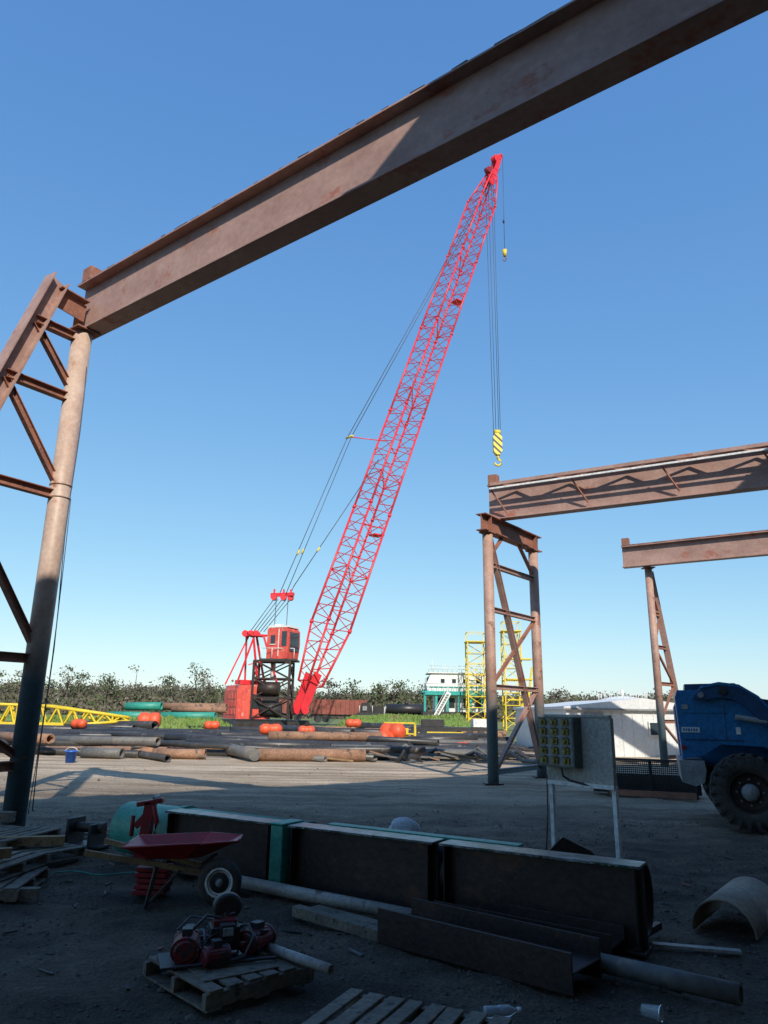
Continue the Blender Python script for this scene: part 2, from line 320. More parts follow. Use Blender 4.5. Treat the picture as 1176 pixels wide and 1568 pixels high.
def bent(name,C1,C2,z,capk='steelrust',cols='column2'):
    t=MB(name); C1=V((*C1,0)); C2=V((*C2,0)); dd=(C2-C1).normalized(); W=(C2-C1).length
    for C in(C1,C2):
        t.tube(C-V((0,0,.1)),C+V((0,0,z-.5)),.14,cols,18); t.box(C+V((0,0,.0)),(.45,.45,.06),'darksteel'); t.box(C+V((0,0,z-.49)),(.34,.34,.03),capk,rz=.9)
    t.ib(C1-dd*.35+V((0,0,z-.24)),C2+dd*.35+V((0,0,z-.24)),.3,.46,.025,.016,capk)
    rz=math.atan2(dd.y,dd.x)
    for q in(0,W): t.box(C1+dd*q+V((0,0,z-.24)),(.015,.28,.40),capk,rz=rz)
    lv=[.25,2.35,4.35,5.55,z-.5]
    for zz in lv[1:4]: t.ib(C1+V((0,0,zz)),C2+V((0,0,zz)),.13,.13,.012,.012,'steel')
    t.ib(C1+dd*.1+V((0,0,z-.6)),C2-dd*.12+V((0,0,.5)),.14,.14,.012,.012,'steel')
    t.ib(C2-dd*.1+V((0,0,2.4)),C1+dd*.12+V((0,0,.3)),.1,.1,.012,.012,'steel')
    t.ib(C2-dd*.05+V((0,0,4.35)),C1+dd*.12+V((0,0,2.45)),.08,.08,.01,.01,'steelrust')
    t.ib(C2+V((0,0,.28)),C1+V((0,0,.28)),.13,.13,.012,.012,'column2')
    t.bar(C1+dd*(W-.9)+V((0,0,z-.5)),C2+V((0,0,z-1.3)),.08,.08,'steelrust'); t.bar(C1+dd*.8+V((0,0,z-.5)),C1+V((0,0,z-1.2)),.08,.08,'steelrust')
    return t
bent('runway_support_frame',(2.82,18.95),(4.5,21.15),6.9).build()
bent('runway_support_frame',(14.9,12.2),(16.4,14.6),6.9).build()
mb,A,B,d,n=runway('runway_beam',(9.0,26.45),(20.5,18.9),7.0,.80)
mb.box(A+d*.15+V((0,0,.40+.16)),(.26,.24,.3),'steelrust',rz=ang2); mb.build()
def afr(C,F):
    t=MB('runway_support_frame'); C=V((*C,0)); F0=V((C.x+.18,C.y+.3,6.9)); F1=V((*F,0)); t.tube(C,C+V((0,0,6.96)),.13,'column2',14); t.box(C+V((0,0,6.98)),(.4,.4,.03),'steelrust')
    t.ib(F1,F0,.2,.2,.015,.012,'steel',up=(.5,.86,.1)); pr=None; sd=0
    for z in(6.4,5.3,4.1,2.8,1.5,.3):
        c,q=rung(t,C,F0,F1,z,'steelrust',.1)
        if pr: t.bar(pr[sd],(q if sd==0 else c),.07,.07,'steelrust'); sd=1-sd
        pr=(c,q)
    t.build()
afr((9.85,26.25),(11.3,27.6)); afr((19.6,19.7),(21,22))

# ------------------------------------------------------------------ steel warehouse behind the camera (its roof shades the yard)
wh=MB('steel_warehouse')
edge=[(-22,-15.4),(-8,-5.2),(-1.5,-.75),(4.5,3.5),(7.4,5.9),(11.5,10.9),(34,15.6)]
poly=edge+[(34,-26),(-22,-26)]
wh.extr(poly,12.0,12.35,'sheet','xy')
wh.extr([(-22,-25.9),(34,-25.9),(34,-25.6),(-22,-25.6)],0,11.99,'sheet','xy')
wh.extr([(33.6,-25.55),(33.9,-25.55),(33.9,15.2),(33.6,15.2)],0,11.99,'sheet','xy')
for x,y in((-20,-15.9),(-8,-7.4),(-6,-24),(10,-24),(8,2.0) ,(33,14),(20,10.5)): wh.ib((x,y,0),(x,y,11.99),.35,.35,.02,.015,'steel',up=(0,1,0))
wh.build()

# ------------------------------------------------------------------ crane
cr=MB('lattice_boom_crane')
def lattice(mb,A,B,lat,W,n,rc,rl,k,knots):
    A=V(A);B=V(B); b=(B-A).normalized(); lat=V(lat).normalized(); nn=lat.cross(b).normalized()
    def corner(t,j):
        w=W(t)/2; s=((-1,-1),(1,-1),(1,1),(-1,1))[j]; return lerp(A,B,t)+lat*w*s[0]+nn*w*s[1]
    for a,c in zip(knots[:-1],knots[1:]):
        for j in range(4): mb.tube(corner(a,j),corner(c,j),rc,k,6)
    t0,t1=knots[0],knots[-1]
    for i in range(n):
        a=t0+(t1-t0)*i/n; c=t0+(t1-t0)*(i+1)/n; mid=(a+c)/2
        for j in range(4):
            jj=(j+1)%4
            mb.tube(corner(a,j),corner(mid,jj),rl,k,4,cap=False); mb.tube(corner(mid,jj),corner(c,j),rl,k,4,cap=False)
        if i%6==0:
            for j in range(4): mb.tube(corner(a,j),corner(a,(j+1)%4),rl*1.2,k,4,cap=False)
            mb.tube(corner(a,0),corner(a,2),rl,k,4,cap=False)
    return corner
BA=V((-6.45,60,1.7)); BT=V((14.0,78,71.0)); hdir=V((BT.x-BA.x,BT.y-BA.y,0)).normalized(); lat=V((-hdir.y,hdir.x,0)); bdir=(BT-BA).normalized(); bn=lat.cross(bdir).normalized()
def Wf(t):
    if t<.10: return 1.0+(2.45-1.0)*t/.10
    if t>.88: return 2.45+(1.0-2.45)*min(1,(t-.88)/.08)
    return 2.45
corner=lattice(cr,BA,BT,lat,Wf,40,.10,.042,'red',[.03,.10,.26,.42,.58,.74,.88,.96])
for t in(.10,.26,.42,.58,.74,.88):
    for j in range(4): cr.tube(corner(t-.002,j),corner(t+.002,j),.16,'red',6)
for sgn in(-1,1):
    a=BA+lat*.5*sgn; cr.bar(a-bn*.1,lerp(BA,BT,.042)+lat*.62*sgn,.08,.75,'red',up=bn); cr.tube(BA+lat*(.55*sgn-.12),BA+lat*(.55*sgn+.12),.35,'red',12)
for sgn in(-1,1):
    a=lerp(BA,BT,.93)+lat*.55*sgn; c=lerp(BA,BT,.995)+lat*.42*sgn
    cr.bar(a,c,.07,.7,'red',up=bn)
cr.bar(lerp(BA,BT,.95)+bn*.3,lerp(BA,BT,.985)+bn*.3,.8,.06,'red',up=bn)
hd=BT
for o in(-.3,-.1,.1,.3):
    cr.tube(hd+lat*(o-.04)-bn*.25,hd+lat*(o+.04)-bn*.25,.62,'red',14)
cr.tube(hd+lat*-.55,hd+lat*.55,.14,'blackmet',8)
cr.tube(lerp(BA,BT,.96)+lat*-.3-bn*.8,lerp(BA,BT,.96)+lat*.3-bn*.8,.45,'redtool',12)
cr.bar(lerp(BA,BT,.97)+lat*.5,hd+lat*.5+bdir*1.0,.1,.45,'red',up=bn); cr.bar(lerp(BA,BT,.97)-lat*.5,hd-lat*.5+bdir*1.0,.1,.45,'red',up=bn)
cr.tube(hd+bdir*.8-lat*.55,hd+bdir*.8+lat*.55,.32,'red',10)
for t in(.235,.66):
    p=lerp(BA,BT,t)+bn*1.4; cr.box(p,(1.1,1.0,.12),'red',rz=.64)
    for a in(-.5,.5):
        cr.tube(p+V((a,-.4,0)),p+V((a,-.4,.7)),.04,'red',4)
    cr.tube(p+V((-.5,-.4,.7)),p+V((.5,-.4,.7)),.04,'red',4)
br=V((-8.5,60.6,11.1)); mid=V((-3.45,65,27.2)); tipp=lerp(BA,BT,.985)+bn*.6
nside=1 if (bn.x<0) else -1
r=.036
for o in(-.35,.35):
    cr.tube(tipp+lat*o,mid+lat*o,r,'cable',4); cr.tube(mid+lat*o,br+lat*o*1.5,r,'cable',4)
    q=lerp(mid,br,.74)+lat*o; cr.tube(q,q+(br-mid).normalized()*.5,.08,'yellow',6)
cr.tube(mid-lat*.5,mid+lat*.5,.10,'yellow',6)
bl=lerp(BA,BT,.36)+bn*nside*1.25
cr.tube(mid,bl,.05,'red',5)
b2p=lerp(BA,BT,.33)+bn*nside*1.25; e2=br+V((.9,.3,.8))
cr.tube(b2p,e2,r,'cable',4); q=lerp(b2p,e2,.72); cr.tube(q,q+(e2-b2p).normalized()*.5,.08,'yellow',6); cr.tube(e2,br+V((.6,.2,.0)),r,'cable',4)
cr.bar(br-V((1.0,-.3,0)),br+V((1.0,-.3,0)),.3,.28,'red')
for o in(-.7,.1,.7): cr.tube(br+V((o,-.25,-.25)),br+V((o,.25,-.25)),.26,'red',12); cr.box(br+V((o,0,.25)),(.12,.3,.4),'red')
cr.X=Matrix.Translation((-11.0,60.4,0))@Matrix.Rotation(math.radians(32),4,'Z')
cr.extr([(-1.3,.95),(-1.3,3.15),(-1.1,3.55),(1.35,3.65),(1.6,3.4),(1.6,.95)],-1.4,1.4,'redhouse')
for i in range(9):
    x=-1.2+i*.33; cr.box((x,-1.42,2.2),(.04,.05,2.3),'redhouse')
for z in(1.5,2.1,2.7):
    for yy in(-.9,-.2,.5): cr.box((-1.31,yy,z),(.05,.5,.42),'redhouse')
cr.box((.4,-1.43,2.3),(.7,.06,1.1),'dark'); cr.box((0,0,3.8),(1.6,1.2,.35),'red')
cr.box((1.2,0,.72),(6.0,2.9,.36),'blackmet')
for sg in(-1,1):
    yy=sg*1.9
    cr.extr([(-1.6,.25),(-1.9,.5),(-1.6,.85),(4.6,.85),(4.9,.5),(4.6,.25),(4.3,.05),(-1.3,.05)],yy-.4,yy+.4,'blackmet')
    for i in range(24): cr.box((-1.5+i*.26,yy,.86),(.18,.9,.07),'dark')
    for i in range(7): cr.tube((-1.2+i*.95,yy-.46,.42),(-1.2+i*.95,yy+.46,.42),.27,'darksteel',10)
cr.X=None
gt=V((-10.4,60.2,7.5))
for sg in(-1,1):
    o=lat*.9*sg
    cr.bar(V((-10.6,60.2,3.6))+o*1.1,gt+V((-.55,0,0))+o*.6,.12,.15,'red'); cr.bar(V((-9.0,61,3.3))+o*1.1,gt+V((.3,0,0))+o*.6,.12,.15,'red')
    cr.bar(V((-12.1,59.4,3.6))+o,gt+V((-.4,0,.1))+o*.5,.10,.12,'red')
cr.bar(V((-10.9,60,5.2)),V((-9.5,60.4,5.6)),.08,.08,'red')
cr.box(gt+V((0,0,.1)),(1.5,1.0,.16),'red',rz=.6)
for o in(-.6,-.15,.3): cr.tube(gt+V((o-.3,-.4,.22)),gt+V((o-.3,.3,.22)),.27,'red',12)
for o in(-.7,-.35,0,.35,.7): cr.tube(gt+V((o*.8,0,.4)),br+V((o,0,-.4)),.03,'cable',4)
for o in(-.5,.5): cr.tube(br+V((o,0,-.4)),V((-8.6+o,61,5.4)),.03,'cable',4)
x0,x1,y0,y1=-10.3,-7.4,59.2,61.8
cn=[(x0,y0),(x1,y0),(x1,y1),(x0,y1)]
for z0,z1 in((1.0,2.6),(2.6,4.1),(4.1,5.5)):
    for a in range(4):
        p=cn[a]; q=cn[(a+1)%4]; cr.bar((*p,z0),(*p,z1),.18,.18,'darksteel'); cr.bar((*p,z0),(*q,z1),.1,.1,'darksteel'); cr.bar((*q,z0),(*p,z1),.1,.1,'darksteel'); cr.bar((*p,z1),(*q,z1),.12,.12,'darksteel')
cr.box((-9.2,60.4,2.2),(1.6,1.6,2.0),'blackmet'); cr.tube((-9.9,59.6,3.3),(-8.2,59.6,3.3),.55,'darksteel',12); cr.tube((-9.7,59.9,1.7),(-8.0,59.9,1.7),.6,'blackmet',12)
cr.tube((-8.9,60.3,4),(-8.9,60.3,5.4),.2,'white',8)
cr.box((-8.4,60.4,5.6),(3.0,2.6,.14),'blackmet')
cr.X=Matrix.Translation((-8.15,60.2,5.68))@Matrix.Rotation(math.radians(-22),4,'Z')
cr.extr([(-1.0,0),(-1.0,2.35),(-.85,2.5),(.8,2.5),(1.0,2.3),(1.05,1.2),(.9,0)],-.95,.95,'redhouse')
cr.box((-.45,-.96,1.55),(.40,.04,.7),'glass'); cr.box((.60,-.96,1.6),(.45,.04,1.2),'glass'); cr.box((1.03,0,1.4),(.06,1.5,1.5),'glass'); cr.box((0,0,2.6),(1.9,1.9,.16),'white'); cr.box((-.4,0,2.75),(.6,.8,.2),'white')
cr.box((.1,-.985,1.3),(.06,.05,2.2),'white'); cr.box((-.45,-.99,1.15),(.50,.05,.06),'white')
cr.X=None
for a in(-1.4,-.5,.4,1.3): cr.tube((-8.4+a,59.15,5.65),(-8.4+a,59.15,6.5),.03,'white',4)
cr.tube((-9.8,59.15,6.5),(-7.1,59.15,6.5),.03,'white',4)
hp=V((13.2,77.6,70.4)); hb=V((12.95,77.6,32.3))
for o in(-.55,-.18,.25,.5): cr.tube(hp+V((o-.3,0,0 if o>0 else -3)),hb+V((o*.75,0,0)),.03,'cable',4)
cr.X=Matrix.Translation(hb)
cr.extr([(-.5,.1),(-.3,.5),(.3,.5),(.5,.1),(.5,-1.6),(.25,-2.1),(-.25,-2.1),(-.5,-1.6)],-.3,.3,'stripe')
cr.tube((-.35,0,.7),(.35,0,.7),.3,'yellow',10); cr.tube((0,0,-2.1),(0,0,-2.6),.14,'yellow',8)
cr.path([(0,0,-2.5),(.3,0,-2.8),(.35,0,-3.15),(.1,0,-3.4),(-.25,0,-3.3),(-.38,0,-3.05)],.13,'yellow',8)
cr.X=None
ap=BT+bdir*.9+V((.5,-.3,0)); ab=V((ap.x-.15,ap.y,57.6))
cr.tube(ap,ab,.03,'cable',4); cr.tube(ab,ab-V((0,0,.9)),.3,'yellow',10,r2=.2); cr.tube(ab+V((0,0,4)),ab+V((0,0,4.4)),.12,'blackmet',6); cr.path([ab-V((0,0,.9)),ab-V((-.2,0,1.2)),ab-V((0,0,1.6)),ab-V((.25,0,1.35))],.08,'brownpipe',6)
cr.build()

# ------------------------------------------------------------------ pipes in the yard
def pipe(name,p0,p1,r,k,hol=True,n=14):
    m_=MB(name); m_.tube(p0,p1,r,k,n,hollow=r*.18 if hol else 0); return m_.build(fix=False)
def rp(name,x,y,L,deg,r,k,z=None,tilt=0):
    a=math.radians(deg); z=r if z is None else z; d_=V((math.cos(a)*L/2,math.sin(a)*L/2,tilt)); c=V((x,y,z)); return pipe(name,c-d_,c+d_,r,k)
rp('rusty_pipe',-2.35,26.1,3.7,9,.21,'brownpipe'); rp('rusty_pipe',-6.9,26.3,1.7,-2,.17,'brownpipe'); rp('rusty_pipe',-8.9,27.4,2.4,-3,.17,'brownpipe'); rp('rusty_pipe',-9.5,25.9,1.5,-12,.18,'greypipe')
rp('rusty_pipe',-3.2,29.0,4,6,.19,'brownpipe'); rp('rusty_pipe',-2.4,33.0,5,12,.2,'brownpipe',.6)
bp_=MB('black_pipe'); bp_.path([(-8.8,33.5,.40),(-7.6,31.6,.36),(-6.4,29.4,.32),(-5.1,27.1,.25),(-4.2,25.4,.23)],.20,'greypipe',16); bp_.build()
bp_=MB('black_pipe'); bp_.path([(-16,28.2,.3),(-13,28.9,.34),(-10,28.6,.32),(-7,29.6,.34),(-4.5,29.2,.3)],.16,'black',14); bp_.build()
cols=['black']*13+['greypipe']*4+['brownpipe']*2
for i in range(140):
    f_=(i+random.random())/140; y=27.4+25*f_**1.3; xm=-.52*y; xM=.150*y
    x=random.uniform(xm,xM); L=random.uniform(3.0,12); r_=random.uniform(.08,.18)*(1+.5*f_)
    k=random.choice(cols); lvl=0 if random.random()<.55 else random.uniform(.12,.42)
    dg=random.choice([random.uniform(-10,10),random.uniform(-18,18),random.uniform(-60,35)])
    if x+L/2>xM+1: x=xM+1-L/2
    rp('black_pipe' if k=='black' else ('rusty_pipe' if k=='brownpipe' else 'grey_pipe'),x,y,L,dg,r_,k,r_+lvl,random.uniform(-.10,.10) if lvl else 0)
hz=MB('rubber_hose')
for i in range(18):
    y=random.uniform(26.8,40); x=random.uniform(-.46,.08)*y; pts=[]; a=random.uniform(-.5,.5)
    for j in range(16):
        pts.append((x,y,.10+.35*random.random()*(j%3==0))); x+=math.cos(a)*.5; y+=math.sin(a)*.5; a+=random.uniform(-.3,.3)
    hz.path(pts,.07,random.choice(['black','black','greypipe']),8)
hz.build()
th=MB('steel_rods')
for i in range(46):
    y=random.uniform(26.0,31); x=random.uniform(-.40,.14)*y if i>20 else random.uniform(-.02,.14)*y; a=random.uniform(-.3,.35); l=random.uniform(1,3.2); th.bar((x,y,random.uniform(.05,.35)),(x+l*math.cos(a),y+l*math.sin(a),.06),.05,.05,random.choice(['greypipe','black','brownpipe','woodnew']))
th.build()
def flt(x,y,z,deg,L=1.3,r_=.36):
    f=MB('orange_float'); f.X=place(x,y,z,deg)
    f.lathe([(.02,-L/2),(r_*.6,-L/2),(r_,-L/2+.15),(r_,-.12),(r_*.9,-.08),(r_*.9,.08),(r_,.12),(r_,L/2-.15),(r_*.6,L/2),(.02,L/2)],'orange',(0,0,0),'X',18); f.build()
flt(-13.9,45,.95,5,1.3,.48); flt(-4.9,33.5,.85,20,1.0,.24); flt(.55,34.5,.80,-35,1.2,.38); flt(.2,34.0,.5,60,.9,.35); flt(-22.5,53,.6,0); flt(-3.6,36.5,.75,10,.8,.22); flt(-9,40,.85,25,.8,.22); flt(-16.5,41,.8,-20,.9,.24); flt(3.6,33,.3,10,.6,.16); flt(-1.6,44,1.0,15,.9,.24)
f=MB('bucket'); f.lathe([(.01,0),(.14,0),(.18,.36),(.195,.36),(.195,.33)],'bluebucket',(-9.7,23.8,0),'Z',18)
f.path([(-9.7+.19*math.cos(a/8*math.pi),23.8,.34+.12*math.sin(a/8*math.pi)) for a in range(9)],.008,'white',5); f.build(fix=False)

def berm(name,x0,x1,y0,y1,h):
    nx,ny=60,16; vs=[];
    for j in range(ny+1):
        for i in range(nx+1):
            u,v_=i/nx,j/ny; x=x0+(x1-x0)*u; y=y0+(y1-y0)*v_
            e=min(1,6*min(u,1-u))*min(1,3*min(v_,1-v_)); e=e*e*(3-2*e); vs.append((x,y,-.05+e*(h+.35*mn.noise(V((x*.25,y*.25,0))))+.06*mn.noise(V((x*1.7,y*1.7,1)))))
    m_=MB(name); m_.add(vs,[(j*(nx+1)+i,j*(nx+1)+i+1,(j+1)*(nx+1)+i+1,(j+1)*(nx+1)+i) for j in range(ny) for i in range(nx)],'grass',True)
    for i in range(3200):
        x=random.uniform(x0,x1); y=random.uniform(y0,(y0+y1)/2); u=(x-x0)/(x1-x0); v_=(y-y0)/(y1-y0); e=min(1,6*min(u,1-u))*min(1,3*min(v_,1-v_)); e=e*e*(3-2*e)
        z=-.05+e*(h+.35*mn.noise(V((x*.25,y*.25,0)))); s=random.uniform(.08,.22); a=random.random()*3
        m_.add([(x-s*.5*math.cos(a),y-s*.5*math.sin(a),z),(x+s*.5*math.cos(a),y+s*.5*math.sin(a),z),(x+random.uniform(-.1,.1),y,z+s*1.2)],[(0,1,2)],'grass')
    m_.build(fix=False)
berm('grass_bank',-25,-9,47,57,.9); berm('grass_bank',-4.2,8,52,68,1.35); berm('grass_bank',-70,-24,56,70,.8)
pipe('teal_pipe',(-17.6,51.5,1.75),(-15.1,51.3,1.8),.28,'teal'); pipe('teal_pipe',(-14.9,50.8,1.15),(-11.2,50.6,1.2),.28,'teal'); pipe('rusty_pipe',(-15.2,52,1.80),(-10.7,51.6,1.80),.26,'brownpipe'); pipe('rusty_pipe',(-14.4,51.5,1.62),(-10.6,51.3,1.62),.20,'brownpipe')
pipe('teal_pipe',(-18.5,51,1.15),(-15.6,50.8,1.15),.27,'teal')
rk=MB('pipe_rack')
for x in(-17.4,-15.6,-14.2,-11.6): rk.box((x,51.3,.75),(.2,2.2,.2),'wood'); rk.box((x,50.6,.35),(.2,.2,.75),'wood'); rk.box((x,52.2,.6),(.2,.2,1.3),'wood')
rk.build()
yb=MB('yellow_boom_section'); lattice(yb,(-27,44.5,1.25),(-15.2,45.2,1.0),(0,1,0),lambda t:1.2 if t<.6 else 1.2-1.0*(t-.6)/.4,13,.09,.065,'yellow',[0,.6,1]); yb.box((-25.5,43.75,1.1),(4.6,.1,.9),'yellow'); yb.box((-21,43.78,.55),(5,.1,.45),'yellow'); yb.build()

# ------------------------------------------------------------------ background yard
rc=MB('rail_hopper_car'); rc.box((-5,90,2.1),(6.6,3,1.7),'redcar')
for i in range(12): rc.box((-8.1+i*.56,88.45,2.1),(.1,.12,1.7),'redcar')
rc.box((-5,90,1.1),(7,2.6,.25),'blackmet')
for x in(-7.5,-6.5,-3.4,-2.4): rc.tube((x,88.6,.75),(x,88.9,.75),.45,'blackmet',12)
rc.build()
rc=MB('rail_hopper_car'); rc.box((-12.6,91,2.1),(6.6,3,1.6),'redcar'); rc.box((-12.6,91,1.1),(7,2.6,.25),'blackmet')
for x in(-15,-14,-11,-10): rc.tube((x,89.6,.75),(x,89.9,.75),.45,'blackmet',12)
for i in range(12): rc.box((-15.7+i*.56,89.45,2.1),(.1,.12,1.6),'redcar')
rc.build()
tc_=MB('rail_tank_car'); x=3.0
tc_.tube((x-2.3,88,1.95),(x+2.3,88,1.95),.62,'tank',18); tc_.tube((x-2.5,88,1.95),(x-2.3,88,1.95),.42,'tank',18,r2=.62); tc_.tube((x+2.3,88,1.95),(x+2.5,88,1.95),.62,'tank',18,r2=.42)
tc_.box((x,88,1.2),(5.6,2.0,.2),'blackmet'); tc_.tube((x,88,2.5),(x,88,2.85),.25,'tank',12); tc_.box((x-2.6,87,1.6),(.06,.06,1.1),'white')
for q in(-2.1,-1.4,1.4,2.1): tc_.tube((x+q,86.8,.8),(x+q,87.1,.8),.42,'blackmet',12)
tc_.build()
fc=MB('rail_flat_car'); x=-1.0; fc.box((x,88.5,1.25),(3.6,2.2,.5),'blackmet'); fc.extr([(x-1.6,1.5),(x-1.3,2.6),(x-.5,2.7),(x-.2,2.2),(x+1.2,2.35),(x+1.5,1.5)],87.8,89.4,'tank'); fc.box((x-.9,87.7,2.0),(.5,.1,.5),'hub')
for q in(-1.2,-.6,.6,1.2): fc.tube((x+q,87.2,.8),(x+q,87.5,.8),.4,'blackmet',12)
for q in(-1.5,0,1.5): fc.tube((x+q,87.3,1.5),(x+q,87.3,2.3),.04,'white',4)
fc.build()
db=MB('dredge_deckhouse')
db.X=Matrix.Translation((8.1,80,0))
db.box((0,0,1.5),(7.4,4.4,.5),'blackmet'); db.box((0,0,3.75),(7.6,4.8,.16),'tealb'); db.box((0.2,-.1,3.55),(7.4,4.6,.22),'tealb')
for x in(-3.5,-2.3,-1.1,.1,1.3,2.5,3.5):
    db.box((x,-2.15,2.65),(.22,.22,1.8),'tealb')
db.box((0.4,.3,2.6),(5.6,3.4,1.7),'white')
for x in(-1.9,-.6,.9,2.2): db.box((x,-1.42,2.65),(.6,.06,1.0),'dark')
db.extr([(-3.2,3.83),(-3.35,4.5),(-2.9,5.5),(-2.6,5.65),(3.5,5.65),(3.6,3.83)],-1.9,1.9,'white')
db.box((-3.0,0,4.95),(.55,3.2,.6),'glass')
for x in(-1.6,-.4,.8,2.2): db.box((x,-1.92,4.9),(.4,.05,.4),'glass')
db.box((0.2,-1.93,4.25),(6.4,.05,.12),'tealb'); db.box((.2,0,5.72),(6.8,4.2,.1),'white')
for i in range(14):
    x=-3.1+i*.5; db.tube((x,-2.05,5.77),(x,-2.05,6.45),.025,'white',4)
for z in(6.1,6.45): db.tube((-3.1,-2.05,z),(3.4,-2.05,z),.025,'white',4)
for i in range(15):
    x=-3.7+i*.53; db.tube((x,-2.35,3.83),(x,-2.35,4.6),.025,'white',4)
db.tube((-3.7,-2.35,4.6),(3.7,-2.35,4.6),.03,'white',4); db.tube((-2.6,0,5.7),(-2.6,0,7.2),.04,'white',4); db.tube((-1.2,0,5.7),(-1.2,0,6.7),.04,'white',4)
db.bar((-2.4,-2.7,1.3),(-1.0,-2.7,3.7),.5,.08,'white',up=(0,1,0)); db.bar((-2.5,-2.8,1.9),(-1.1,-2.8,4.4),.04,.04,'white')
for i in range(10): db.box((-2.4+i*.14,-2.7,1.35+i*.24),(.25,.8,.04),'white')
for x in(-3,0,3): db.box((x,0,.62),(.5,3.6,1.25),'blackmet')
db.X=None; db.build()
def ytower(x,y,z0,z1,w):
    yt=MB('yellow_lattice_tower'); n=int((z1-z0)/1.1)
    cn=[(x-w/2,y-w/2),(x+w/2,y-w/2),(x+w/2,y+w/2),(x-w/2,y+w/2)]
    for i in range(n):
        a=z0+(z1-z0)*i/n; c=z0+(z1-z0)*(i+1)/n
        for j in range(4):
            p=cn[j];q=cn[(j+1)%4]; yt.bar((*p,a),(*p,c),.12,.12,'yellow'); yt.bar((*p,c),(*q,c),.07,.07,'yellow'); yt.bar((*(p if (i+j)%2 else q),a),(*(q if (i+j)%2 else p),c),.06,.06,'yellow')
    yt.box((x,y,z1+.05),(w+.3,w+.3,.1),'yellow')
    for p in cn: yt.bar((*p,z1),(*p,z1+1.0),.06,.06,'yellow')
    for j in range(4): yt.bar((*cn[j],z1+1),(*cn[(j+1)%4],z1+1),.06,.06,'yellow')
    return yt
ytower(9.85,76.5,0,8.8,1.9).build(); yt=ytower(13.3,75,0,9.8,1.7)
for z in(3,5,7): yt.box((13.9,74.4,z),(2.6,1.2,.12),'yellow')
yt.bar((14.2,74,0),(15.2,74,6.2),.18,.18,'yellow'); yt.build()
wb=MB('white_metal_building'); wx0,wx1,wy0,wy1=7.95,13.3,32.0,44
wb.box(((wx0+wx1)/2,(wy0+wy1)/2,.95),(wx1-wx0,wy1-wy0,1.9),'sheet')
wb.extr([(wx0-.12,1.9),(wx0-.12,2.02),(11.2,2.42),(wx1+.12,2.12),(wx1+.12,1.9)],wy0-.15,wy1+.1,'sheet')
x=wx0+.15
while x<wx1: wb.box((x,wy0-.012,.95),(.03,.022,1.9),'sheet'); x+=.45
wb.box(((wx0+wx1)/2,wy0-.17,1.93),(wx1-wx0+.3,.03,.07),'hub')
wb.box((11.75,wy0-.05,1.15),(.62,.06,.62),'white'); wb.box((11.75,wy0-.09,1.15),(.5,.04,.5),'glass'); wb.box((9.1,wy0-.05,.9),(.85,.05,1.75),'hub'); wb.box((9.4,wy0-.10,.9),(.06,.06,.12),'dark')
wb.build()
tk=MB('storage_tank'); tk.lathe([(2.35,0),(2.35,2.95),(2.2,3.05),(1.2,3.3),(.3,3.42),(.01,3.43)],'white',(22.8,70,0),'Z',36)
for i in range(24):
    a=i/24*2*math.pi; tk.tube((22.8+2.2*math.cos(a),70+2.2*math.sin(a),3.0),(22.8+2.2*math.cos(a),70+2.2*math.sin(a),3.65),.03,'white',4)
tk.tube((22.8,70,3.4),(22.8,70,4.0),.15,'white',8); tk.build(fix=False)
ym=MB('yellow_compressor'); ym.X=Matrix.Translation((.95,37,0))@Matrix.Diagonal((.75,.75,.68,1))
for x in(-1,1):
    for y in(-.5,.5): ym.bar((x,y,.2),(x,y,1.7),.09,.09,'yellow')
ym.box((-.1,0,.9),(1.3,.8,.9),'yellow'); ym.box((-.1,-.42,.95),(.7,.05,.6),'dark'); ym.box((0,0,.3),(2.2,1.1,.16),'blackmet')
for y in(-.5,.5): ym.bar((-1,y,1.7),(1,y,1.7),.09,.09,'yellow'); ym.bar((-1,y,.95),(1,y,.95),.06,.06,'yellow')
ym.X=None; ym.build()
fb=MB('flatbed_trailer'); fb.X=Matrix.Translation((3.9,42,0))@Matrix.Diagonal((.62,.8,.85,1)); fb.box((0,0,.95),(7,2.2,.22),'blackmet'); fb.box((-.6,-1.13,.66),(3.2,.2,.24),'yellow'); fb.box((2.6,0,1.35),(1.2,1.4,.5),'white'); fb.box((-1.6,.2,1.3),(2,1.3,.45),'blackmet')
for x in(1.6,2.6): fb.tube((x,-1.15,.45),(x,-.85,.45),.45,'rubber',14)
for x in(-3.2,-2.9): fb.bar((x,-.9,0),(x,-.9,.9),.12,.12,'yellow')
fb.X=None; fb.build()
# tree line
tl=MB('tree_line')
def tree(x,y,h,green,cr_,n):
    k='fol1' if random.random()<green else 'fol2'
    tl.tube((x,y,0),(x+random.uniform(-.3,.3),y,h*.85),.16,'bark',5,r2=.05,cap=False)
    cl=[]
    for j in range(random.randint(5,9)):
        a=random.uniform(0,6.28); hh=random.uniform(.3,.95)*h; rr=cr_*random.uniform(.4,1)*(1.2-hh/h*.6); p=V((x+math.cos(a)*rr,y+math.sin(a)*rr,hh+.3*rr)); tl.tube((x,y,hh*.8),p,.07,'bark',4,r2=.02,cap=False); cl.append(p)
    cl.append(V((x,y,h*.93)))
    for j in range(n):
        c=random.choice(cl); s=random.uniform(.10,.32); q=V((random.gauss(0,.55)*cr_*.7,random.gauss(0,.55)*cr_*.5,random.gauss(0,.4)*cr_*.6))+c
        if q.z<.2: q.z=.2
        u=V((random.uniform(-1,1),random.uniform(-1,1),random.uniform(-1,1))).normalized()*s; v_=u.cross(V((random.uniform(-1,1),random.uniform(-1,1),random.uniform(-1,1)))).normalized()*s*.7
        tl.add([q-u,q+v_,q+u,q-v_],[(0,1,2,3)],k)
